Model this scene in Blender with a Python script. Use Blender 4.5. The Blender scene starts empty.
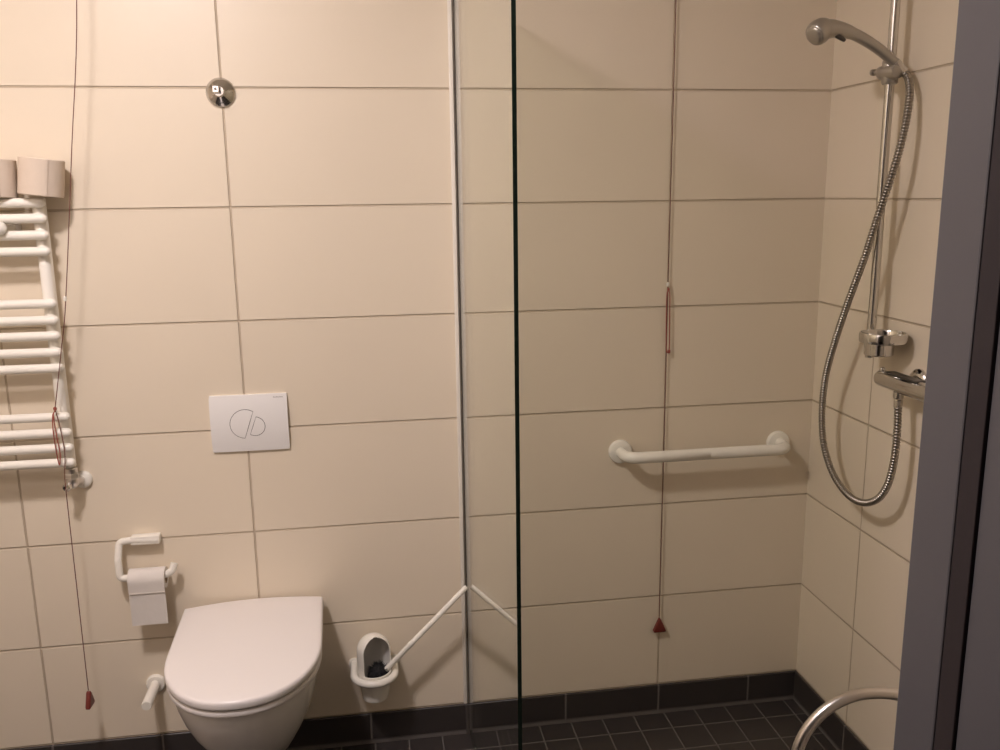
import bpy, bmesh, math, random
from mathutils import Vector, Matrix
random.seed(7)
S = bpy.context.scene
COL = S.collection
PI = math.pi
BASE = {}

# ------------------------------------------------------------------ materials
def new_mat(name):
    m = bpy.data.materials.new(name); m.use_nodes = True
    nt = m.node_tree
    return m, nt, nt.nodes['Principled BSDF']

def plain(name, col, rough=.4, metal=0., spec=.5, noise=0., nscale=30., bump=0., coat=0.):
    m, nt, b = new_mat(name)
    b.inputs['Base Color'].default_value = (*col, 1)
    b.inputs['Roughness'].default_value = rough
    b.inputs['Metallic'].default_value = metal
    b.inputs['Specular IOR Level'].default_value = spec
    b.inputs['Coat Weight'].default_value = coat
    if noise or bump:
        tc = nt.nodes.new('ShaderNodeTexCoord'); nz = nt.nodes.new('ShaderNodeTexNoise')
        nz.inputs['Scale'].default_value = nscale; nz.inputs['Detail'].default_value = 4
        nt.links.new(tc.outputs['Object'], nz.inputs['Vector'])
        if noise:
            mx = nt.nodes.new('ShaderNodeMix'); mx.data_type = 'RGBA'
            mx.inputs[6].default_value = (*[c*(1-noise) for c in col], 1)
            mx.inputs[7].default_value = (*[min(1, c*(1+noise)) for c in col], 1)
            nt.links.new(nz.outputs['Fac'], mx.inputs[0]); nt.links.new(mx.outputs[2], b.inputs['Base Color'])
        if bump:
            bp = nt.nodes.new('ShaderNodeBump'); bp.inputs['Strength'].default_value = bump; bp.inputs['Distance'].default_value = .002
            nt.links.new(nz.outputs['Fac'], bp.inputs['Height']); nt.links.new(bp.outputs['Normal'], b.inputs['Normal'])
    return m

def tiled(name, tile, grout, axes, periods, offsets, widths, rough, vary=.03, grough=.8, bumpd=.003):
    """tiles laid in object space: grout lines where the two coordinates meet multiples of the periods"""
    m, nt, b = new_mat(name)
    N, L = nt.nodes, nt.links
    tc = N.new('ShaderNodeTexCoord'); sp = N.new('ShaderNodeSeparateXYZ')
    L.new(tc.outputs['Object'], sp.inputs[0])
    def math_(op, a, c, clamp=False):
        n = N.new('ShaderNodeMath'); n.operation = op; n.use_clamp = clamp
        for i, v in enumerate((a, c)):
            if v is None: continue
            if isinstance(v, (int, float)): n.inputs[i].default_value = v
            else: L.new(v, n.inputs[i])
        return n.outputs[0]
    dist, cell = [], []
    for ax, p, o, w in zip(axes, periods, offsets, widths):
        s = math_('SUBTRACT', sp.outputs[ax], o)
        d = math_('PINGPONG', s, p/2)
        mr = N.new('ShaderNodeMapRange'); mr.inputs['From Min'].default_value = w/2*.6; mr.inputs['From Max'].default_value = w/2*1.3
        L.new(d, mr.inputs['Value']); dist.append(mr.outputs[0])
        cell.append(math_('FLOOR', math_('DIVIDE', s, p), None))
    h = math_('MINIMUM', dist[0], dist[1])
    cb = N.new('ShaderNodeCombineXYZ'); L.new(cell[0], cb.inputs[0]); L.new(cell[1], cb.inputs[1])
    wn = N.new('ShaderNodeTexWhiteNoise'); wn.noise_dimensions = '3D'; L.new(cb.outputs[0], wn.inputs['Vector'])
    nz = N.new('ShaderNodeTexNoise'); nz.inputs['Scale'].default_value = 6; nz.inputs['Detail'].default_value = 3
    L.new(tc.outputs['Object'], nz.inputs['Vector'])
    fac = math_('MULTIPLY', math_('ADD', wn.outputs['Value'], nz.outputs['Fac']), .5)
    mx = N.new('ShaderNodeMix'); mx.data_type = 'RGBA'
    mx.inputs[6].default_value = (*[c*(1-vary) for c in tile], 1); mx.inputs[7].default_value = (*[min(1, c*(1+vary)) for c in tile], 1)
    L.new(fac, mx.inputs[0])
    m2 = N.new('ShaderNodeMix'); m2.data_type = 'RGBA'
    m2.inputs[6].default_value = (*grout, 1); L.new(mx.outputs[2], m2.inputs[7]); L.new(h, m2.inputs[0])
    L.new(m2.outputs[2], b.inputs['Base Color'])
    mr = N.new('ShaderNodeMapRange'); mr.inputs['To Min'].default_value = grough; mr.inputs['To Max'].default_value = rough
    L.new(h, mr.inputs['Value']); L.new(mr.outputs[0], b.inputs['Roughness'])
    bp = N.new('ShaderNodeBump'); bp.inputs['Strength'].default_value = 1.; bp.inputs['Distance'].default_value = bumpd
    L.new(h, bp.inputs['Height']); L.new(bp.outputs['Normal'], b.inputs['Normal'])
    return m

CREAM, GROUT = (.80, .70, .555), (.60, .49, .36)
DARK, DGROUT = (.042, .035, .033), (.155, .138, .128)
M = {}
M['tile_back'] = tiled('cream_tiles_back', CREAM, GROUT, (0, 2), (.6, .3), (0, .1), (.0048, .0052), .34)
M['tile_side'] = tiled('cream_tiles_side', CREAM, GROUT, (1, 2), (.6, .3), (-.302, .1), (.004, .0052), .34)
M['skirt_back'] = tiled('dark_skirting_back', DARK, DGROUT, (0, 2), (.3, .5), (0, .004), (.006, .022), .38, bumpd=.001)
M['skirt_side'] = tiled('dark_skirting_side', DARK, DGROUT, (1, 2), (.3, .5), (-.008, .004), (.006, .022), .38, bumpd=.001)
M['floor'] = tiled('dark_floor_tiles', DARK, DGROUT, (0, 1), (.1012, .1055), (.1012*.06, -.088), (.0048, .0048), .42, .12)
M['paint'] = plain('white_ceiling_paint', (.80, .78, .74), .8, noise=.02, nscale=20)
M['corridor'] = plain('corridor_paint', (.55, .52, .48), .8, noise=.02)
M['ceramic'] = plain('white_ceramic', (.82, .79, .755), .12, spec=.5, noise=.01, nscale=4)
M['seat'] = plain('white_seat_plastic', (.83, .785, .76), .28, noise=.01, nscale=4)
M['nylon'] = plain('white_nylon', (.87, .835, .75), .25, noise=.015, nscale=12)
M['enamel'] = plain('white_enamel', (.88, .845, .76), .3, noise=.01, nscale=8)
M['plate'] = plain('white_plate_plastic', (.85, .83, .805), .3, noise=.01, nscale=8)
M['profile'] = plain('pale_profile', (.84, .79, .70), .4, noise=.02)
M['gasket'] = plain('grey_gasket', (.20, .175, .15), .6, noise=.05)
M['skirt_seal'] = plain('dark_seal', (.075, .066, .06), .5, noise=.05)
M['ink'] = plain('grey_groove', (.07, .055, .045), .6, noise=.1)
M['print'] = plain('pale_grey_print', (.45, .43, .41), .6, noise=.05)
M['chrome'] = plain('chrome', (.62, .60, .57), .13, 1., noise=.03, nscale=9)
M['hose'] = plain('chrome_hose', (.36, .33, .29), .30, 1., noise=.05, nscale=60)
M['satin'] = plain('satin_shower_plastic', (.44, .41, .365), .3, .75, noise=.03, nscale=25)
M['steel'] = plain('brushed_steel', (.70, .665, .63), .3, 1., noise=.04, nscale=40)
M['dark_metal'] = plain('dark_metal', (.10, .09, .08), .35, .6, noise=.1)
M['paper'] = plain('toilet_paper', (.73, .685, .635), .95, spec=.1, noise=.02, nscale=60, bump=.25)
M['perf'] = plain('paper_perforation', (.60, .555, .50), .95, spec=.1, noise=.02)
M['recycled'] = plain('recycled_paper', (.69, .585, .48), .95, spec=.1, noise=.03, nscale=60, bump=.25)
M['card'] = plain('cardboard', (.42, .32, .22), .9, spec=.1, noise=.1)
M['cord'] = plain('dull_red_cord', (.16, .055, .04), .8, noise=.2, nscale=200)
M['redcord'] = plain('red_cord', (.34, .085, .06), .7, noise=.15, nscale=200)
M['red'] = plain('dark_red_plastic', (.175, .026, .018), .4, noise=.1, nscale=40)
M['bristle'] = plain('black_bristles', (.012, .011, .012), .8, noise=.3, nscale=80)
M['cup_in'] = plain('grey_cup_lining', (.78, .75, .70), .45, noise=.03)
M['frame'] = plain('grey_blue_frame_paint', (.095, .090, .097), .45, noise=.04, nscale=14)
M['seal'] = plain('dark_rubber', (.022, .014, .015), .8, noise=.1)
M['rubber'] = plain('black_rubber', (.02, .02, .02), .7, noise=.1)

def glass_mat(name, tint):
    """clear pane: light passes straight through a thin sheet, both faces reflect by Schlick's law"""
    m = bpy.data.materials.new(name); m.use_nodes = True
    nt = m.node_tree; N, L = nt.nodes, nt.links
    N.remove(N['Principled BSDF'])
    g = N.new('ShaderNodeNewGeometry')
    dt = N.new('ShaderNodeVectorMath'); dt.operation = 'DOT_PRODUCT'
    L.new(g.outputs['Incoming'], dt.inputs[0]); L.new(g.outputs['Normal'], dt.inputs[1])
    def mt(op, a, c=0.):
        n = N.new('ShaderNodeMath'); n.operation = op
        for i, v in enumerate((a, c)):
            if isinstance(v, (int, float)): n.inputs[i].default_value = v
            else: L.new(v, n.inputs[i])
        return n.outputs[0]
    a = mt('ABSOLUTE', dt.outputs['Value'])
    s = mt('POWER', mt('SUBTRACT', 1., a), 5.)
    fr = mt('ADD', mt('MULTIPLY', s, .96), .04)
    tr = N.new('ShaderNodeBsdfTransparent'); tr.inputs[0].default_value = (*tint, 1)
    gl = N.new('ShaderNodeBsdfGlossy'); gl.inputs['Roughness'].default_value = .0
    gl.inputs['Color'].default_value = (1, 1, 1, 1)
    mx = N.new('ShaderNodeMixShader'); L.new(fr, mx.inputs[0]); L.new(tr.outputs[0], mx.inputs[1]); L.new(gl.outputs[0], mx.inputs[2])
    L.new(mx.outputs[0], N['Material Output'].inputs['Surface'])
    return m
M['glass'] = glass_mat('clear_glass', (.94, .955, .92))
M['glass_edge'] = plain('dark_green_glass_edge', (.008, .016, .011), .15, spec=.5, noise=.2)

def emit(name, col, st):
    m, nt, b = new_mat(name)
    b.inputs['Base Color'].default_value = (.8, .8, .8, 1)
    b.inputs['Emission Color'].default_value = (*col, 1); b.inputs['Emission Strength'].default_value = st
    return m
M['lamp'] = emit('opal_lamp_glass', (1., .892, .90), 256.)

# ------------------------------------------------------------------ mesh helpers
def obj(name, bm, m, parent=None, smooth=False, auto=35):
    """link bm (built in world coordinates) as one mesh object, kept relative to its thing's base"""
    bmesh.ops.recalc_face_normals(bm, faces=bm.faces)
    base = BASE.get(parent.name, Vector()) if parent else Vector()
    if base.length: bmesh.ops.translate(bm, verts=bm.verts, vec=-base)
    me = bpy.data.meshes.new(name); bm.to_mesh(me); bm.free()
    for mm in (m if isinstance(m, (list, tuple)) else [m]): me.materials.append(mm)
    if smooth:
        for p in me.polygons: p.use_smooth = True
        try: me.set_sharp_from_angle(angle=math.radians(auto))
        except Exception: pass
    o = bpy.data.objects.new(name, me); COL.objects.link(o)
    if parent:
        o.parent = parent; BASE[o.name] = base
    return o

def thing(name, label, cat, loc, group=None):
    o = bpy.data.objects.new(name, None); COL.objects.link(o)
    o.location = loc; o.empty_display_size = .05
    o['label'] = label; o['category'] = cat
    if group: o['group'] = group
    BASE[o.name] = Vector(loc)
    return o

def struct(name, bm, m, smooth=False):
    o = obj(name, bm, m, None, smooth); o['kind'] = 'structure'; return o

def box(bm, x0, x1, y0, y1, z0, z1, bev=0., seg=2):
    t = bmesh.new()
    bmesh.ops.create_cube(t, size=1)
    for v in t.verts:
        v.co = Vector(((x0+x1)/2 + v.co.x*(x1-x0), (y0+y1)/2 + v.co.y*(y1-y0), (z0+z1)/2 + v.co.z*(z1-z0)))
    if bev: bmesh.ops.bevel(t, geom=t.edges[:], offset=bev, segments=seg, affect='EDGES', profile=.5)
    merge(bm, t); return bm

def merge(bm, t, mi=None):
    mp = {}
    for v in t.verts: mp[v] = bm.verts.new(v.co)
    for f in t.faces:
        try:
            nf = bm.faces.new([mp[v] for v in f.verts]); nf.material_index = f.material_index if mi is None else mi
        except ValueError: pass
    t.free()

def spline(pts, n=8):
    """Catmull-Rom through the points"""
    P = [Vector(p) for p in pts]; out = []
    P = [2*P[0]-P[1]] + P + [2*P[-1]-P[-2]]
    for i in range(1, len(P)-2):
        a, b, c, d = P[i-1:i+3]
        for k in range(n):
            t = k/n
            out.append(.5*((2*b) + (c-a)*t + (2*a-5*b+4*c-d)*t*t + (3*b-a-3*c+d)*t**3))
    out.append(P[-2]); return out

def fillet(pts, r, n=8):
    """polyline with its inner corners rounded to radius r"""
    P = [Vector(p) for p in pts]; out = [P[0]]
    for a, b, c in zip(P, P[1:], P[2:]):
        u, v = (a-b).normalized(), (c-b).normalized()
        ang = u.angle(v); d = min(r/math.tan(ang/2), .49*(a-b).length if a is not P[0] else .95*(a-b).length, .95*(c-b).length)
        p0, p1 = b+u*d, b+v*d
        for k in range(n+1):
            t = k/n; out.append(p0*(1-t)**2 + b*2*t*(1-t) + p1*t*t)
    out.append(P[-1]); return out

def tube(bm, path, rad, seg=14, cap=True, round_end=False):
    P = [Vector(p) for p in path]
    R = rad if isinstance(rad, (list, tuple)) else [rad]*len(P)
    if round_end:
        d0 = (P[0]-P[1]).normalized(); d1 = (P[-1]-P[-2]).normalized(); h0, h1 = [], []
        for k in (1, 2, 3, 4):
            a = k*PI/2/4.2
            h0.append((P[0]+d0*R[0]*math.sin(a), R[0]*math.cos(a))); h1.append((P[-1]+d1*R[-1]*math.sin(a), R[-1]*math.cos(a)))
        P = [p for p, _ in h0[::-1]] + P + [p for p, _ in h1]
        R = [r for _, r in h0[::-1]] + list(R) + [r for _, r in h1]
    T = [((P[min(i+1, len(P)-1)]-P[max(i-1, 0)])).normalized() for i in range(len(P))]
    up = Vector((0, 0, 1)) if abs(T[0].z) < .9 else Vector((1, 0, 0))
    nrm = (up - T[0]*up.dot(T[0])).normalized(); rings = []
    for i, p in enumerate(P):
        nrm = (nrm - T[i]*nrm.dot(T[i])).normalized(); b = T[i].cross(nrm)
        rings.append([bm.verts.new(p + (nrm*math.cos(2*PI*k/seg) + b*math.sin(2*PI*k/seg))*R[i]) for k in range(seg)])
    for a, b in zip(rings, rings[1:]):
        for k in range(seg): bm.faces.new((a[k], a[(k+1) % seg], b[(k+1) % seg], b[k]))
    if cap:
        bm.faces.new(rings[0][::-1]); bm.faces.new(rings[-1])
    return bm

def lathe(bm, prof, origin, axis=(0, 0, 1), seg=32):
    """prof: (radius, height along axis); ends are closed"""
    o = Vector(origin); z = Vector(axis).normalized()
    x = z.orthogonal().normalized(); y = z.cross(x); rings = []
    for r, h in prof:
        if r < 1e-6: rings.append([bm.verts.new(o+z*h)])
        else: rings.append([bm.verts.new(o+z*h+(x*math.cos(2*PI*k/seg)+y*math.sin(2*PI*k/seg))*r) for k in range(seg)])
    for a, b in zip(rings, rings[1:]):
        if len(a) == 1 and len(b) == 1: continue
        for k in range(seg):
            k2 = (k+1) % seg
            if len(a) == 1: bm.faces.new((a[0], b[k2], b[k]))
            elif len(b) == 1: bm.faces.new((a[k], a[k2], b[0]))
            else: bm.faces.new((a[k], a[k2], b[k2], b[k]))
    for r in (rings[0], rings[-1]):
        if len(r) > 1: bm.faces.new(r)
    return bm

def loft(bm, loops, cap0=True, cap1=True):
    V = [[bm.verts.new(p) for p in lp] for lp in loops]; n = len(V[0])
    for a, b in zip(V, V[1:]):
        for k in range(n): bm.faces.new((a[k], a[(k+1) % n], b[(k+1) % n], b[k]))
    if cap0: bm.faces.new(V[0][::-1])
    if cap1: bm.faces.new(V[-1])
    return bm

B = bmesh.new
XR = 1.6677                      # the right wall's face
CEIL = 2.70

# ------------------------------------------------------------------ the room
XL = -1.32
struct('floor', box(B(), XL-.1, XR+.1, -3.4, .1, -.08, 0), M['floor'])
struct('ceiling', box(B(), XL-.1, XR+.1, -3.4, .1, CEIL, CEIL+.08), M['paint'])
struct('wall_back', box(B(), XL-.1, XR+.1, 0, .1, 0, CEIL), M['tile_back'])
struct('wall_right', box(B(), XR, XR+.1, -3.4, 0, 0, CEIL), M['tile_side'])
struct('wall_left', box(B(), XL-.1, XL, -3.4, 0, 0, CEIL), M['tile_side'])
bm = B()                         # the wall with the doorway the photo is taken through
FX0, FX1 = -.06, .90
box(bm, XL, FX0-.06, -1.90, -1.72, 0, CEIL); box(bm, FX1+.0, XR, -1.90, -1.72, 0, CEIL); box(bm, FX0-.06, FX1, -1.90, -1.72, 2.12, CEIL)
struct('wall_front', bm, M['corridor'])
struct('wall_corridor', box(B(), XL-.1, XR+.1, -3.5, -3.4, 0, CEIL), M['corridor'])
bm = B(); box(bm, XL, XR, -.009, 0, 0, .1, .0015, 1); struct('baseboard_back', bm, M['skirt_back'])
bm = B(); box(bm, XR-.009, XR, -1.72, -.009, 0, .1, .0015, 1); struct('baseboard_right', bm, M['skirt_side'])
bm = B(); box(bm, XL, XL+.009, -1.72, -.009, 0, .1, .0015, 1); struct('baseboard_left', bm, M['skirt_side'])

# grey steel door frame: an inner reveal, a rubber seal in the rebate, an outer step
JX = .838
def jamb(bm, y0, y1, dx):
    box(bm, JX+dx, FX1+.012, y0, y1, 0, 2.06, .002)
    box(bm, FX0-.072, FX0-dx, y0, y1, 0, 2.06, .002)
    box(bm, FX0-.072, FX1+.012, y0, y1, 2.06+dx, 2.14, .002)
bm = B(); jamb(bm, -1.757, -1.7, 0); jamb(bm, -1.782, -1.755, .016); jamb(bm, -1.915, -1.781, 0.004)
fr = struct('trim_1', bm, M['frame']); fr['label'] = 'grey painted steel door frame at the right edge'
bm = B(); box(bm, JX+.001, JX+.017, -1.7808, -1.7572, 0, 2.06, .001); box(bm, FX0-.017, FX0-.001, -1.7808, -1.7572, 0, 2.06, .002)
obj('rubber_seal', bm, M['seal'], fr)['label'] = 'dark rubber seal strip'

# ------------------------------------------------------------------ ceiling lamp (out of the picture, lights it)
LX, LY = -.36, -1.35
t = thing('ceiling_lamp', 'round opal ceiling lamp above the toilet, out of the picture', 'lamp', (LX, LY, CEIL))
obj('base_plate', lathe(B(), [(.130, 0), (.130, -.012), (.124, -.018), (0, -.018)], (LX, LY, CEIL)), M['enamel'], t, True)
obj('opal_shade', lathe(B(), [(.115, -.0185), (.115, -.024), (.109, -.028), (.088, -.033), (.046, -.036), (0, -.037)], (LX, LY, CEIL)), M['lamp'], t, True)

# ------------------------------------------------------------------ glass shower screen
GX = .600
t = thing('glass_shower_screen', 'clear glass shower screen standing out from the wall between toilet and shower', 'shower screen', (GX, -.45, 0))
bm = box(B(), GX-.004, GX+.004, -.900, -.006, .012, 2.15)
bm.faces.ensure_lookup_table(); bm.normal_update()
for f in bm.faces: f.material_index = 0 if abs(f.normal.x) > .9 else 1
obj('glass_pane', bm, [M['glass'], M['glass_edge']], t)['label'] = 'clear pane with dark green edge'
bm = B(); box(bm, GX-.0185, GX-.0075, -.0065, -.0005, .101, 2.15, .002)
obj('wall_profile', bm, M['profile'], t, True)['label'] = 'narrow pale wall profile'
bm = B(); box(bm, GX-.0135, GX-.0045, -.0130, -.0092, .0005, .1005, .001)
obj('skirting_seal', bm, M['skirt_seal'], t)['label'] = 'dark grey seal across the skirting'
bm = B(); box(bm, GX-.0073, GX-.0053, -.0050, -.0005, .101, 2.15)
obj('gasket', bm, M['gasket'], t)['label'] = 'thin grey gasket line'

# ------------------------------------------------------------------ wall hung toilet
def dshape(hwb, hw, ys, f, z, yb=-.001, crown=0., inset=0., n=14, k=5, nb=8, bow=0.):
    hwb -= inset; hw -= inset; f += inset; yb -= inset
    L = []
    for i in range(k): t = i/k; L.append((hwb+(hw-hwb)*min(1, t*1.6), yb+(ys-yb)*t))
    for i in range(2*n+1):
        a = PI*i/(2*n); c, s = math.cos(a), math.sin(a)
        L.append((hw*math.copysign(abs(c)**.92, c), ys+(f-ys)*abs(s)**.96))
    for i in range(k): t = 1-(i+1)/k; L.append((-(hwb+(hw-hwb)*min(1, t*1.6)), yb+(ys-yb)*t))
    for i in range(1, nb): L.append((-hwb+2*hwb*i/nb, yb))
    return [Vector((x, y + (bow*(1-(x/hw)**2) if y > yb-.001 else 0), z + crown*(1-(x/hw)**2))) for x, y in L]
TX = -.003
def sh(lp): return [p+Vector((TX, 0, 0)) for p in lp]
TW = Matrix.Translation((TX, -.28, 0)) @ Matrix.Rotation(math.radians(1.6), 4, 'Z') @ Matrix.Translation((-TX, .28, 0))
t = thing('toilet', 'white wall-hung toilet with its lid closed under the flush plate', 'toilet', (TX, -.28, .115))
secs = [(.165, .168, -.28, -.508, .4575), (.176, .178, -.285, -.523, .455), (.177, .178, -.285, -.524, .44), (.174, .174, -.275, -.516, .41), (.167, .166, -.26, -.498, .37),
        (.156, .154, -.24, -.470, .325), (.143, .140, -.21, -.432, .28), (.129, .126, -.18, -.388, .24), (.115, .112, -.15, -.338, .20),
        (.104, .101, -.12, -.29, .165), (.093, .091, -.10, -.245, .135), (.080, .078, -.08, -.21, .118), (.05, .05, -.07, -.15, .115)]
obj('bowl', loft(B(), [sh(dshape(*s)) for s in secs]), M['ceramic'], t, True, 60)
def slab(z0, z1, hw, ys, f, yb, crown, r=.006, bow=.024):
    lp = [sh(dshape(hw-.001, hw, ys, f, z0, yb, 0, .006, bow=bow)), sh(dshape(hw-.001, hw, ys, f, z0+.003, yb, 0, .001, bow=bow)), sh(dshape(hw-.001, hw, ys, f, z0+.006, yb, 0, 0, bow=bow))]
    for q in range(0, 5):
        a = q/4*PI/2; lp.append(sh(dshape(hw-.001, hw, ys, f, z1-r+r*math.sin(a), yb, crown*.15*q/4, r*(1-math.cos(a)), bow=bow)))
    base = dshape(hw-.001, hw, ys, f, z1, yb, 0, r, bow=bow)
    c = Vector((0, (ys+yb)/2, 0))
    for s in (.93, .85, .72, .55, .35, .15):
        q = []
        for p in base:
            d = p-c; x, y = d.x*s, d.y*s
            q.append(Vector((x+TX, y+c.y, z1+crown*(.15+.85*(1-s**2.2)))))
        lp.append(q)
    return loft(B(), [[TW @ p for p in l] for l in lp])
obj('seat', slab(.459, .477, .1895, -.295, -.538, -.035, 0.), M['seat'], t, True, 50)
obj('lid', slab(.480, .503, .1915, -.295, -.542, -.031, .007, .008), M['seat'], t, True, 50)
for sx in (-1, 1):
    bm = B(); tube(bm, [(TX+sx*.150, -.028, .474), (TX+sx*.184, -.028, .474)], .0115, 16, True); obj('hinge', bm, M['seat'], t, True)
bm = B(); lathe(bm, [(0, .006), (.008, .005), (.010, .0), (.010, -.01)], (TX+.172, -.16, .395), (1, -.12, 0), 18); obj('side_bolt', bm, M['dark_metal'], t, True)

# ------------------------------------------------------------------ flush plate
PX0, PX1, PZ0, PZ1 = -.0935, .113, .9400, 1.0985
t = thing('flush_plate', 'white rectangular dual-flush plate on the wall above the toilet', 'flush plate', ((PX0+PX1)/2, 0, PZ0))
pc = Vector(((PX0+PX1)/2, 0, (PZ0+PZ1)/2))
YF = -.0145
def rr(x0, x1, z0, z1, y, r, n=5):
    L = []
    for cx, cz, a0 in ((x1-r, z1-r, 0), (x0+r, z1-r, PI/2), (x0+r, z0+r, PI), (x1-r, z0+r, 1.5*PI)):
        for i in range(n+1): a = a0+i*PI/2/n; L.append(Vector((cx+r*math.cos(a), y, cz+r*math.sin(a))))
    return L
def yf(z): q = (z-pc.z)/((PZ1-PZ0)/2); return -.0075-.0085*(1-q*q)
bm = B(); NX, NZ = 6, 22; grid = []
for i in range(NZ+1):
    z = PZ0+(PZ1-PZ0)*i/NZ; w_ = .0012 if i in (0, NZ) else 0
    grid.append([bm.verts.new((PX0+w_+(PX1-PX0-2*w_)*k/NX, yf(z)+(.0015 if k in (0, NX) else 0), z)) for k in range(NX+1)])
for i in range(NZ):
    for k in range(NX): bm.faces.new((grid[i][k], grid[i][k+1], grid[i+1][k+1], grid[i+1][k]))
rim = [grid[0][k] for k in range(NX+1)]+[grid[i][NX] for i in range(1, NZ+1)]+[grid[NZ][k] for k in range(NX-1, -1, -1)]+[grid[i][0] for i in range(NZ-1, 0, -1)]
back = [bm.verts.new((v.co.x, 0, v.co.z)) for v in rim]
for i in range(len(rim)): j = (i+1) % len(rim); bm.faces.new((rim[i], rim[j], back[j], back[i]))
bm.faces.new(back)
obj('faceplate', bm, M['plate'], t, True, 30)
u = .000318
def pl(x, y): return Vector((.0105+(x-497)*u, 0, 1.0205-(y-357)*u))
def button(pts, name):
    c = sum(pts, Vector())/len(pts)
    o = [p+(p-c).normalized()*.0006 for p in pts]
    g = [p+(p-c).normalized()*-.0008 for p in pts]
    def at(l, dy): return [Vector((p.x, yf(p.z)+dy, p.z)) for p in l]
    bm = loft(B(), [at(g, .002), at(g, -.0010)], True, False)
    gv = at(g, -.0010); cc = Vector((c.x, yf(c.z)-.0012, c.z)); lp2 = [gv]
    for q in (.85, .6, .3): lp2.append([Vector((c.x+(p.x-c.x)*q, yf(c.z+(p.z-c.z)*q)-.0011, c.z+(p.z-c.z)*q)) for p in g])
    loft(bm, lp2, False, True); bmesh.ops.remove_doubles(bm, verts=bm.verts, dist=1e-6)
    b = obj(name, bm, M['plate'], t, True, 30)
    bm = loft(B(), [at(o, .001), at(o, -.0006), at(g, -.0006), at(g, .001)], False, False)
    obj('groove', bm, M['ink'], b)
big = [pl(460+127*math.cos(math.radians(a)), 362-127*math.sin(math.radians(a))) for a in range(56, 269, 6)]
small = [pl(541+84*math.cos(math.radians(a)), 386-84*math.sin(math.radians(a))) for a in range(82, -124, -6)]
def chord(l): return l+[l[-1]+(l[0]-l[-1])*k/12 for k in range(1, 12)]
button(chord(big), 'large_button'); button(chord(small), 'small_button')
bm = B()
for i in range(9): box(bm, PX1-.036+i*.0029, PX1-.0341+i*.0029, yf(PZ1-.009)-.0004, yf(PZ1-.009)+.0005, PZ1-.0105, PZ1-.0105+(.0026 if i % 3 else .0034))
obj('printed_mark', bm, M['print'], t)['label'] = 'faint grey print in the upper right corner'

# ------------------------------------------------------------------ chrome rosette on the wall
t = thing('wall_rosette', 'round chrome cone rosette on the tiled wall high above the flush plate', 'rosette', (-.003, 0, 1.888))
c = (-.003, 0, 1.888)
obj('flange', lathe(B(), [(.0365, .0005), (.0365, .004), (.035, .0065), (.027, .0125), (.018, .0195), (.0135, .0235), (.0120, .0385), (0, .0385)], c, (0, -1, 0), 40), M['chrome'], t, True, 30)
obj('valve_cap', lathe(B(), [(.0115, .0386), (.0115, .053), (.0098, .056), (0, .056)], c, (-.08, -1, .05), 4), M['chrome'], t)
bm = lathe(B(), [(.0030, .0561), (.0030, .058), (0, .058)], c, (-.08, -1, .05), 12); obj('cap_screw', bm, M['dark_metal'], t)

# ------------------------------------------------------------------ towel radiator
RY = -.075
RZ = [1.620, 1.582, 1.541, 1.501, 1.371, 1.329, 1.289, 1.247, 1.206, 1.078, 1.036, .995, .955]
RX0, RX1 = -.945, -.4370
t = thing('towel_radiator', 'white tubular towel radiator on the wall at the left edge', 'radiator', ((RX0+RX1)/2, -.05, .93))
for x in (RX1-.0160, RX0+.0160):
    bm = B(); lp = []
    prof = [(-.0145, .012), (-.0145, -.004), (-.0105, -.0125), (0, -.016), (.0105, -.0125), (.0145, -.004), (.0145, .012), (0, .014)]
    for z, s in ((.934, .85), (.937, 1), (1.629, 1), (1.632, .85)): lp.append([Vector((x+a*s, -.050+b*s, z)) for a, b in prof])
    loft(bm, lp); obj('post', bm, M['enamel'], t, True, 50)
for z in RZ:
    bm = B(); tube(bm, [(RX0+.004, RY, z), (RX0+.02, RY, z), ((RX0+RX1)/2, RY, z), (RX1-.02, RY, z), (RX1-.003, RY, z)], .0118, 16, True, True)
    obj('rail', bm, M['enamel'], t, True, 60)
for x, z in ((-.535, 1.560), (-.845, 1.560), (-.69, .975)):
    bm = B(); lathe(bm, [(0, .108), (.006, .107), (.0145, .102), (.017, .096), (.017, .0885), (.012, .0875), (.011, .060), (.010, .0005)], (x, 0, z), (0, -1, 0), 22)
    b = obj('wall_bracket', bm, M['enamel'], t, True, 50)
    obj('bracket_rosette', lathe(B(), [(.020, .0002), (.020, .008), (.012, .012), (.0105, .012)], (x, 0, z), (0, -1, 0), 22), M['steel'], b, True)
# valve under the right post
vx = RX1-.0125
bm = B(); lathe(bm, [(.0150, .9335), (.0165, .9325), (.0165, .921), (.0150, .920), (.0150, .905), (.0165, .898), (.0150, .886), (.0090, .878), (0, .876)], (vx, -.052, 0), (0, 0, 1), 20)
tube(bm, [(vx, -.045, .893), (vx+.006, -.028, .890), (vx+.010, -.012, .886)], .011, 14)
v = obj('valve', bm, M['steel'], t, True, 50); v['label'] = 'small steel valve below the post'
obj('valve_nut', lathe(B(), [(.0175, 0), (.0185, .002), (.0185, .013), (.0175, .015)], (vx, -.052, .905), (0, 0, 1), 6), M['steel'], v)
bm = lathe(B(), [(.0105, 0), (.0105, .012), (.0085, .015), (.0065, .015), (.0065, .010), (0, .010)], (vx-.006, -.064, .887), (-.25, -1, -.15), 18); obj('valve_spindle', bm, M['chrome'], v, True, 40)
obj('pipe_rosette', lathe(B(), [(.0235, .0003), (.0235, .007), (.021, .011), (.012, .0135), (0, .0135)], (-.437, 0, .885), (0, -1, 0), 28), M['enamel'], t, True, 50)['label'] = 'white round pipe rosette on the wall'

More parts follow.
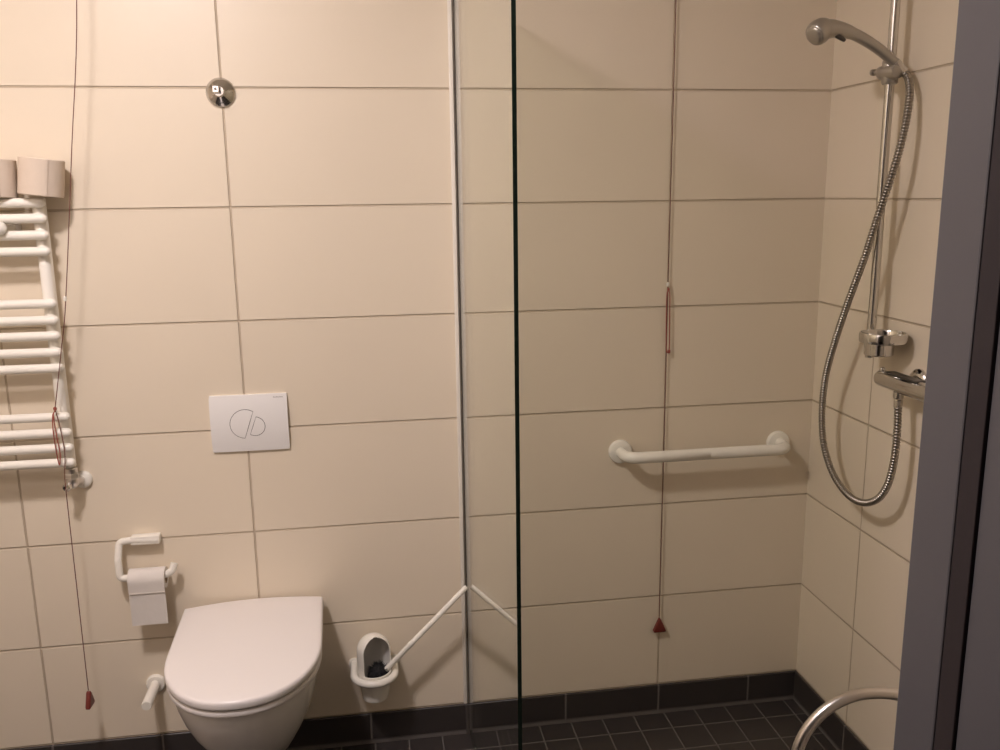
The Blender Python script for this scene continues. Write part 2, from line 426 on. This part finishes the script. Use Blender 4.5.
# ------------------------------------------------------------------ toilet rolls standing on the radiator
def roll(label, x, y, z, rx, ry, rad=.049, h=.094):
    t = thing('toilet_roll', label, 'toilet roll', (x, y, z), 'toilet rolls on the radiator')
    rot = Matrix.Rotation(ry, 4, 'Y') @ Matrix.Rotation(rx, 4, 'X')
    o = Vector((x, y, z)); ax = rot @ Vector((0, 0, 1))
    obj('paper', lathe(B(), [(.0215, 0), (rad-.002, 0), (rad, .002), (rad, h-.002), (rad-.002, h), (.0215, h), (.0215, 0)], o, ax, 48), M['recycled'], t, True, 40)
    obj('cardboard_core', lathe(B(), [(.0195, .001), (.0213, .001), (.0213, h-.001), (.0195, h-.001), (.0195, .001)], o, ax, 32), M['card'], t, True, 40)
    # loose outer sheet end lapped on the roll
    bm = B(); x_ = ax.orthogonal().normalized(); y_ = ax.cross(x_); lp = []
    f0 = Vector((.55, -.85, 0)); a0 = math.atan2(f0.dot(y_), f0.dot(x_))
    for k in range(7):
        a = a0 - .1*k; d = x_*math.cos(a)+y_*math.sin(a); r0 = rad+.0002; r1 = rad+.0012+.0012*(6-k)/6
        lp.append([o+d*r0+ax*.002, o+d*r1+ax*.002, o+d*r1+ax*(h-.002), o+d*r0+ax*(h-.002)])
    loft(bm, lp); obj('sheet_end', bm, M['recycled'], t, True, 50)
roll('toilet roll standing tilted on the right end of the towel radiator', -.4405, -.062, 1.6365, .0, .125, .0515, .090)
roll('upright toilet roll on the radiator, left of the tilted roll', -.546, -.062, 1.6345, .0, .055, .0505, .091)

# ------------------------------------------------------------------ toilet paper holder with its nearly used roll
t = thing('toilet_paper_holder', 'white tubular toilet paper holder on the wall left of the toilet', 'paper holder', (-.30, -.035, .60))
r_ = .0098
path = [(-.255, -.022, .706), (-.320, -.022, .709), (-.3575, -.023, .706), (-.3595, -.042, .66), (-.3575, -.047, .609), (-.335, -.048, .610), (-.300, -.048, .611), (-.236, -.048, .613), (-.220, -.046, .622), (-.2145, -.040, .641)]
bm = tube(B(), fillet(path, .013, 6), .0098, 16); obj('bent_tube', bm, M['nylon'], t, True, 50)
bm = B(); box(bm, -.327, -.250, -.030, -.0005, .6950, .7195, .004); obj('wall_plate', bm, M['nylon'], t, True, 30)
t = thing('used_toilet_roll', 'almost empty toilet roll with a hanging sheet on the white holder', 'toilet roll', (-.284, -.05, .478))
rc = Vector((-.2845, -.0480, .6055)); hl = .0475; ro = .0290
bm = B()
lathe(bm, [(.0175, -hl), (ro, -hl), (ro, hl), (.0175, hl), (.0175, -hl)], rc, (1, 0, 0), 36)
obj('paper', bm, M['paper'], t, True, 40)
obj('cardboard_core', lathe(B(), [(.0162, -hl+.0005), (.0173, -hl+.0005), (.0173, hl-.0005), (.0162, hl-.0005), (.0162, -hl+.0005)], rc, (1, 0, 0), 30), M['card'], t, True, 40)
lp = []
for k in range(26):
    if k < 9:
        a = math.radians(110+8.75*k); p = rc+Vector((0, math.cos(a), math.sin(a)))*(ro+.0003); d = Vector((0, math.cos(a), math.sin(a)))
    else:
        q = (k-8)/17; p = rc+Vector((0, -ro-.0003+.006*math.sin(q*2.0), -q*.126)); d = Vector((0, -1, 0))
    w = hl-.0005
    lp.append([p+Vector((-w, 0, 0)), p+d*.0008+Vector((-w, 0, 0)), p+d*.0008+Vector((w, 0, 0)), p+Vector((w, 0, 0))])
obj('hanging_sheet', loft(B(), lp), M['paper'], t, True, 50)
bm = B(); box(bm, rc.x-hl+.002, rc.x+hl-.001, rc.y-ro-.0011, rc.y-ro+.004, .5735, .5748)
obj('perforation', bm, M['perf'], t)

# ------------------------------------------------------------------ spare roll peg
t = thing('spare_roll_peg', 'short white wall peg for a spare roll beside the toilet bowl', 'wall peg', (-.303, 0, .265))
c = (-.304, 0, .263)
obj('flange', lathe(B(), [(.027, .0003), (.027, .007), (.024, .011), (.014, .0125), (0, .0125)], c, (0, -1, 0), 30), M['nylon'], t, True, 40)
obj('peg', lathe(B(), [(.0140, .0131), (.0140, .118), (.0125, .1205), (0, .1205)], c, (0, -1, 0), 22), M['nylon'], t, True, 40)

# ------------------------------------------------------------------ toilet brush in its wall holder
BX, BY = .3175, -.070
t = thing('brush_holder', 'white wall-mounted toilet brush holder with an arched opening, right of the toilet', 'brush holder', (BX, BY, .17))
RC = .0485
def cup_r(z):
    if z < .285: return .036+(RC-.036)*min(1, max(0, (z-.195)/.085))**.8
    return RC
n = 112; zs = [.195+.004*i for i in range(38)]; ztop = zs[-1]
th0 = math.radians(-90+20)        # the opening looks out of the wall, a little to the right
fw = Vector((math.cos(th0), math.sin(th0), 0)); sd = Vector((-math.sin(th0), math.cos(th0), 0))
rings = [(cup_r(z), z) for z in zs]
for k in range(1, 13): a = k/13*PI/2; rings.append((RC*math.cos(a), ztop+.048*math.sin(a)))
ZT = ztop+.048
def is_open(r, th, z):
    p = Vector((r*math.cos(th), r*math.sin(th), 0)); f_, l_ = p.dot(fw), p.dot(sd)
    if z < .282 or f_ < .004: return False
    w = .0400 if z < .342 else .0400*math.sqrt(max(0, 1-((z-.342)/(ZT-.342-.0035))**2))
    return abs(l_) < w
bm = B(); G = []
for r, z in rings: G.append([bm.verts.new((BX+r*math.cos(2*PI*k/n), BY+r*math.sin(2*PI*k/n), z)) for k in range(n)])
for i in range(len(G)-1):
    for k in range(n):
        if not is_open((rings[i][0]+rings[i+1][0])/2, 2*PI*(k+.5)/n, (rings[i][1]+rings[i+1][1])/2): bm.faces.new((G[i][k], G[i][(k+1) % n], G[i+1][(k+1) % n], G[i+1][k]))
top = bm.verts.new((BX, BY, ZT))
for k in range(n): bm.faces.new((G[-1][k], G[-1][(k+1) % n], top))
bm.faces.new(G[0][::-1])
for v in [v for v in bm.verts if not v.link_faces]: bm.verts.remove(v)
for _ in range(5): bmesh.ops.smooth_vert(bm, verts=[v for v in bm.verts if v.is_boundary], factor=.5, use_axis_x=True, use_axis_y=True, use_axis_z=True)
cup = obj('cup', bm, [M['nylon'], M['cup_in']], t, True, 60)
sm = cup.modifiers.new('wall', 'SOLIDIFY'); sm.thickness = .003; sm.offset = -1; sm.material_offset = 1; sm.material_offset_rim = 0
RG, ZG = .0585, .268
ring = [(BX-RG, -.004, ZG)]+[(BX+RG*math.cos(PI+PI*k/24), BY+RG*math.sin(PI+PI*k/24), ZG) for k in range(25)]+[(BX+RG, -.004, ZG)]
obj('support_ring', tube(B(), ring, .0108, 16), M['nylon'], t, True, 50)
for sx in (-1, 1):
    obj('ring_flange', lathe(B(), [(.0165, .0003), (.0165, .004), (.0112, .006)], (BX+sx*RG, 0, ZG), (0, -1, 0), 20), M['nylon'], t, True, 40)

h0, h1 = Vector((.342, -.080, .275)), Vector((.5892, -.088, .5235))
t = thing('toilet_brush', 'toilet brush with white rod leaning from its holder against the glass', 'toilet brush', (.322, -.075, .22))
dirv = (h1-h0).normalized()
L_ = (h1-h0).length
bm = tube(B(), [h0, h0+dirv*.02, h0+dirv*.11, h0+dirv*.112, h0+dirv*.118, h0+dirv*.12, h1-dirv*.004, h1], [.0074, .0078, .0078, .0086, .0086, .0077, .0075, .0055], 14)
obj('handle', bm, M['nylon'], t, True, 40)
bm = B(); bc = Vector((.3300, -.0765, .272))
lathe(bm, [(0, -.036), (.018, -.030), (.026, -.012), (.027, .006), (.020, .020), (0, .026)], bc, dirv, 16)
for i in range(620):
    d = Vector((random.gauss(0, 1), random.gauss(0, 1), random.gauss(0, 1))).normalized()
    if d.dot(dirv) > .93: continue
    tip = bc+d*random.uniform(.029, .040); b0 = bc+d*.017
    rr_ = Vector((tip.x-BX, tip.y-BY, 0)); lim = cup_r(tip.z)-.005
    if rr_.length > lim: tip = Vector((BX, BY, tip.z))+rr_.normalized()*lim
    s = d.orthogonal().normalized()*.0022; q = d.cross(s).normalized()*.0022
    vs = [bm.verts.new(b0+s), bm.verts.new(b0-s*.5+q), bm.verts.new(b0-s*.5-q), bm.verts.new(tip)]
    for f in ((0, 1, 3), (1, 2, 3), (2, 0, 3), (0, 2, 1)): bm.faces.new([vs[j] for j in f])
obj('bristles', bm, M['bristle'], t)

# ------------------------------------------------------------------ grab bar in the shower
gx0, gx1, gz, gy = 1.064, 1.560, .875, -.078
t = thing('grab_bar', 'white horizontal grab bar on the back wall of the shower', 'grab bar', ((gx0+gx1)/2, 0, gz))
bm = tube(B(), fillet([(gx0, -.008, gz), (gx0, gy, gz), ((gx0+gx1)/2, gy, gz), (gx1, gy, gz), (gx1, -.008, gz)], .042, 10), .0168, 20); obj('bar', bm, M['nylon'], t, True, 50)
for x in (gx0, gx1):
    obj('flange', lathe(B(), [(.035, .0003), (.035, .010), (.033, .014), (.026, .0165), (.0168, .0170)], (x, 0, gz), (0, -1, 0), 36), M['nylon'], t, True, 40)

# ------------------------------------------------------------------ alarm pull cords
t = thing('pull_cord', 'red emergency pull cord hanging down the shower wall past the grab bar', 'pull cord', (1.198, -.012, .29))
bm = tube(B(), [(1.1985, -.010, CEIL), (1.198, -.010, 1.9), (1.196, -.011, 1.36), (1.196, -.012, .9), (1.195, -.012, .337)], .0013, 8); obj('cord', bm, M['cord'], t, True)
obj('bead', lathe(B(), [(0, -.007), (.004, -.005), (.0052, 0), (.004, .005), (0, .007)], (1.196, -.011, 1.366), (0, 0, 1), 14), M['nylon'], t, True)['label'] = 'small white bead'
bm = B(); tube(bm, spline([(1.1965, -.015, 1.350), (1.1925, -.014, 1.335), (1.1925, -.014, 1.26), (1.1945, -.014, 1.185), (1.200, -.014, 1.168), (1.2035, -.014, 1.180), (1.2025, -.014, 1.26), (1.2010, -.014, 1.335), (1.1965, -.0145, 1.350)], 6), .0016, 8)
lathe(bm, [(0, -.005), (.0034, -.003), (.0034, .003), (0, .005)], (1.1965, -.015, 1.352), (0, 0, 1), 10)
lathe(bm, [(0, -.007), (.0042, -.004), (.0042, .003), (0, .006)], (1.2030, -.0145, 1.172), (0, 0, 1), 10)
obj('knotted_loop', bm, M['redcord'], t, True)['label'] = 'brighter red knotted loop'
bm = B()
def tri(c, w, h, d):
    lp = []
    for y, s in ((d/2, .86), (d/2-.002, 1), (-d/2+.002, 1), (-d/2, .86)):
        pts = []
        V3 = [Vector((0, h*.62)), Vector((-w/2, -h*.38)), Vector((w/2, -h*.38))]
        for i in range(3):
            a, b, e = V3[i-1], V3[i], V3[(i+1) % 3]
            for q in range(5):
                tt = q/4; p0 = b+(a-b)*.16; p1 = b+(e-b)*.16
                pts.append(p0*(1-tt)**2+b*2*tt*(1-tt)+p1*tt*tt)
        lp.append([Vector((c[0]+p.x*s, c[1]+y, c[2]+p.y*s)) for p in pts])
    return lp
loft(bm, tri((1.196, -.0135, .306), .044, .050, .014)); obj('pull_triangle', bm, M['red'], t, True, 40)['label'] = 'dark red triangular pull'
obj('ceiling_rose', lathe(B(), [(.03, 0), (.03, -.02), (.02, -.03), (0, -.03)], (1.1985, -.045, CEIL)), M['enamel'], t, True)

CY = -.0935
t = thing('pull_cord', 'red pull cord draped over the towel radiator with a loop tied round its rails', 'pull cord', (-.458, CY, .25))
bm = tube(B(), spline([(-.262, -.0935, CEIL), (-.300, CY, 2.10), (-.349, CY, 1.74), (-.401, CY, 1.380), (-.425, CY, 1.255), (-.456, CY, 1.105)], 6), .0012, 8); obj('cord', bm, M['cord'], t, True)
bm = tube(B(), spline([(-.456, CY, 1.102), (-.449, CY, 1.05), (-.4455, CY, .985), (-.4515, CY, .93), (-.4545, -.090, .885), (-.4565, -.088, .70), (-.458, -.088, .46), (-.459, -.088, .308)], 6), .0013, 8)
obj('lower_cord', bm, M['cord'], t, True)
bm = B(); tube(bm, spline([(-.456, CY, 1.100), (-.464, CY, 1.085), (-.467, CY, 1.045), (-.465, CY, .985), (-.461, -.095, .955), (-.457, CY, .985), (-.460, CY, 1.03), (-.462, CY, 1.085), (-.456, CY, 1.100)], 7), .0015, 8)
lathe(bm, [(0, -.006), (.0042, -.003), (.0042, .003), (0, .006)], (-.456, CY-.001, 1.104), (0, 0, 1), 10)
obj('knotted_loop', bm, M['redcord'], t, True)['label'] = 'brighter red knotted loop'
obj('bead', lathe(B(), [(0, -.007), (.0036, -.005), (.0046, 0), (.0036, .005), (0, .007)], (-.402, CY, 1.384), (0, 0, 1), 14), M['nylon'], t, True)['label'] = 'small white bead'
bm = B(); lp = tri((0, 0, 0), .044, .050, .013)
rz = Matrix.Rotation(math.radians(86), 3, 'Z')
loft(bm, [[rz @ p + Vector((-.4585, -.088, .279)) for p in l] for l in lp]); obj('pull_triangle', bm, M['red'], t, True, 40)['label'] = 'dark red triangular pull seen edge-on'

# ------------------------------------------------------------------ shower rail, soap dish, slider
RXs, RYs = 1.611, -.373
t = thing('shower_rail', 'vertical chrome shower rail on the right wall', 'shower rail', (RXs, RYs, 1.21))
obj('rail_tube', tube(B(), [(RXs, RYs, 1.203), (RXs, RYs, 1.7), (RXs, RYs, 2.22)], .0105, 20), M['chrome'], t, True, 50)
for z in (1.228, 2.19):
    bm = B(); tube(bm, [(RXs-.002, RYs, z), (XR-.0005, RYs, z)], .0145, 20); lathe(bm, [(.0135, -.018), (.0145, -.016), (.0145, .016), (.0135, .018)], (RXs, RYs, z), (0, 0, 1), 20)
    obj('wall_mount', bm, M['chrome'], t, True, 40)
sz = 1.903
bm = B(); lathe(bm, [(.0165, -.030), (.019, -.026), (.020, .022), (.0175, .027)], (RXs, RYs, sz), (0, 0, 1), 26)
lathe(bm, [(.010, -.034), (.017, -.030), (.0195, -.018), (.0195, .010), (.016, .026), (.012, .032), (0, .032)], (RXs-.003, RYs, sz-.002), (-.15, 1, .04), 24)
sl = obj('slider', bm, M['satin'], t, True, 40)
bm = B(); lathe(bm, [(.011, .031), (.0125, .034), (.010, .040), (.0055, .042), (.0055, .053), (.008, .055), (.008, .063), (0, .064)], (RXs, RYs, sz+.001), (-.15, 1, .06), 20); obj('clamp_knob', bm, M['satin'], sl, True, 40)

t = thing('soap_dish', 'chrome ring soap dish at the foot of the shower rail', 'soap dish', (1.600, -.445, 1.235))
dc = (1.6025, -.4400, 1.2530)
obj('ring', lathe(B(), [(.0500, 0), (.0545, .001), (.0560, .006), (.0560, .020), (.0545, .0245), (.0520, .0245), (.0500, .021), (.0500, 0)], dc, (0, 0, 1), 48), M['chrome'], t, True, 40)
obj('tray', lathe(B(), [(0, .002), (.048, .002), (.0498, .004), (.0498, .007), (.046, .0055), (0, .0055)], dc, (0, 0, 1), 40), M['chrome'], t, True, 40)
bm = B(); lathe(bm, [(.030, -.034), (.033, -.031), (.033, .0015), (.028, .0018)], (1.6025, -.430, 1.2530), (0, 0, 1), 28)
obj('clamp_block', bm, M['chrome'], t, True, 40)

# ------------------------------------------------------------------ hand shower with hose
hb = Vector((1.622, -.395, 1.907)); 
pts = [hb, (1.604, -.3935, 1.922), (1.570, -.391, 1.948), (1.525, -.389, 1.9735), (1.485, -.388, 1.9890), (1.450, -.388, 1.9945), (1.422, -.388, 1.992)]
t = thing('hand_shower', 'chrome hand shower held in the slider on the shower rail', 'hand shower', (1.637, -.396, 1.89))
pth = spline(pts, 8); nn = len(pth)
rad = []
for i in range(nn):
    q = i/(nn-1); rad.append(.0112+.0040*q if q < .6 else .0136+.0110*((q-.6)/.4)**.9)
obj('shower_handle', tube(B(), pth, rad, 20, True), M['satin'], t, True, 50)
hc = Vector((1.416, -.388, 1.9895)); hax = Vector((-.80, -.24, -.55)).normalized()
obj('shower_head', lathe(B(), [(0, -.0300), (.010, -.029), (.020, -.024), (.0258, -.013), (.0283, 0), (.0286, .008), (.0275, .015), (.025, .0200), (.023, .021), (0, .021)], hc, hax, 36), M['satin'], t, True, 50)
obj('spray_plate', lathe(B(), [(.0225, .0211), (.021, .0240), (.014, .0262), (0, .027)], hc, hax, 30), M['satin'], t, True, 50)
bm = B(); a = hc+Vector((.040, -.008, -.012)); tube(bm, [a, a+Vector((.010, -.003, -.006)), a+Vector((.015, -.003, -.009))], [.006, .0055, .0045], 12, True, True)
obj('spray_lever', bm, M['dark_metal'], t, True)
d0 = (Vector(pts[0])-Vector(pts[1])).normalized()
obj('hose_cone', lathe(B(), [(.0125, -.020), (.0135, -.018), (.0115, .012), (.009, .016), (0, .016)], hb, d0, 22), M['chrome'], t, True, 40)

hp = [hb+d0*.012, (1.635, -.4120, 1.880), (1.627, -.434, 1.836), (1.611, -.446, 1.755), (1.596, -.440, 1.670), (1.583, -.408, 1.555), (1.578, -.372, 1.455), (1.572, -.322, 1.340), (1.575, -.268, 1.232), (1.580, -.223, 1.130), (1.585, -.205, 1.040), (1.585, -.212, .970), (1.585, -.236, .912),
      (1.585, -.285, .861), (1.586, -.348, .832), (1.588, -.400, .826), (1.590, -.450, .838), (1.594, -.492, .868), (1.598, -.517, .915), (1.601, -.528, .980), (1.603, -.527, 1.050), (1.604, -.521, 1.112)]
raw = spline(hp, 24); seglen = [(b-a).length for a, b in zip(raw, raw[1:])]; tot = sum(seglen)
step = .0019; path, rad, acc, i = [], [], 0., 0; s = 0.
while s < tot:
    while i < len(seglen)-1 and acc+seglen[i] < s: acc += seglen[i]; i += 1
    path.append(raw[i].lerp(raw[i+1], (s-acc)/seglen[i])); k = len(path) % 4
    rad.append((.0068, .0092, .0096, .0092)[k]); s += step
t = thing('shower_hose', 'ribbed metal shower hose looping from the hand shower down to the mixer', 'shower hose', (1.585, -.36, .82))
obj('ribbed_hose', tube(B(), path, rad, 12, True), M['hose'], t, True, 80)
obj('end_nut', lathe(B(), [(.0095, -.014), (.0105, -.012), (.0105, .006), (.0095, .008)], (1.604, -.520, 1.118), (0, 0, 1), 8), M['chrome'], t)

# ------------------------------------------------------------------ thermostatic mixer
mx_, mz, y0, y1 = 1.604, 1.164, -.438, -.735
t = thing('shower_mixer', 'horizontal chrome thermostatic shower mixer on the right wall partly behind the door frame', 'shower mixer', (1.604, -.585, 1.14))
obj('body', lathe(B(), [(0, .0), (.0165, .0), (.0195, .003), (.0205, .008), (.0215, .045), (.0220, .10), (.0220, .20), (.0215, .256), (.0205, .293), (.0195, .298), (.0165, .301), (0, .301)], (mx_, y0, mz), (0, -1, 0), 32), M['chrome'], t, True, 40)
bm = B(); box(bm, mx_-.013, mx_+.013, -.60, -.478, mz+.0195, mz+.0235, .0015); obj('top_reflection', bm, M['dark_metal'], t)  # dark strip laid on the body to stand for the reflection along its top
obj('flow_button', lathe(B(), [(.0065, 0), (.0065, .006), (.005, .008), (0, .008)], (mx_-.004, -.452, mz+.0195), (-.15, 0, 1), 16), M['chrome'], t, True, 40)
bm = B(); tube(bm, [(mx_, -.668, mz+.018), (mx_-.012, -.680, mz+.034), (mx_-.017, -.690, mz+.040)], [.009, .0085, .006], 14, True, True); obj('temperature_lever', bm, M['chrome'], t, True)
obj('outlet', lathe(B(), [(.012, 0), (.0125, -.010), (.0115, -.016), (0, -.016)], (mx_, -.519, mz-.0195), (0, 0, 1), 20), M['chrome'], t, True, 40)
for y in (-.505, -.655):
    bm = B(); tube(bm, [(mx_+.015, y, mz), (XR-.006, y, mz)], .014, 18); lathe(bm, [(.032, .0003), (.032, .006), (.026, .013), (.0142, .016)], (XR, y, mz), (-1, 0, 0), 28)
    obj('wall_union', bm, M['chrome'], t, True, 40)

# ------------------------------------------------------------------ curved steel tube by the door
hx, hz, hr, hr2, hy = 1.1985, .6070, .1285, .165, -1.10
t = thing('steel_tube_hoop', 'curved brushed steel tube hoop in front of the right wall beside the door frame', 'tube frame', (hx, hy, 0))
arc = [(hx-hr, hy, .022), (hx-hr, hy, .30), (hx-hr, hy, .55)]
for k in range(33): a = PI-PI*k/32; arc.append((hx+(hr if k < 16 else hr2)*math.cos(a), hy, hz+hr*math.sin(a)))
arc += [(hx+hr2, hy, .55), (hx+hr2, hy, .30), (hx+hr2, hy, .022)]
obj('bent_tube', tube(B(), arc, .0104, 20), M['steel'], t, True, 50)
for sx in (-1, hr2/hr):
    obj('foot', lathe(B(), [(.018, .0), (.019, .004), (.016, .016), (.0105, .030), (.0100, .030)], (hx+sx*hr, hy, .0), (0, 0, 1), 20), M['rubber'], t, True, 40)
    obj('floor_bar', tube(B(), [(hx+sx*hr, hy-.16, .012), (hx+sx*hr, hy-.021, .012)], .009, 14, True, True), M['steel'], t, True)

# ------------------------------------------------------------------ camera, world, view
cam = bpy.data.cameras.new('camera'); co = bpy.data.objects.new('camera', cam); COL.objects.link(co)
cam.sensor_width = 36; cam.lens = 874.076/1000*36; cam.clip_start = .02
r = Vector((.98791855, -.15443656, -.01289488)); up_ = Vector((.04378434, .19832899, .97915706)); f = Vector((.14866022, .96789202, -.20269479))
mw = Matrix(((r.x, up_.x, -f.x, .33753), (r.y, up_.y, -f.y, -2.41004), (r.z, up_.z, -f.z, 1.62579), (0, 0, 0, 1)))
co.matrix_world = mw
S.camera = co
w = bpy.data.worlds.new('world'); S.world = w; w.use_nodes = True
w.node_tree.nodes['Background'].inputs[0].default_value = (.06, .055, .05, 1); w.node_tree.nodes['Background'].inputs[1].default_value = .3
S.view_settings.view_transform = 'Standard'; S.view_settings.look = 'None'; S.view_settings.gamma = 1
S.view_settings.use_curve_mapping = False
S.view_settings.exposure = 0.0
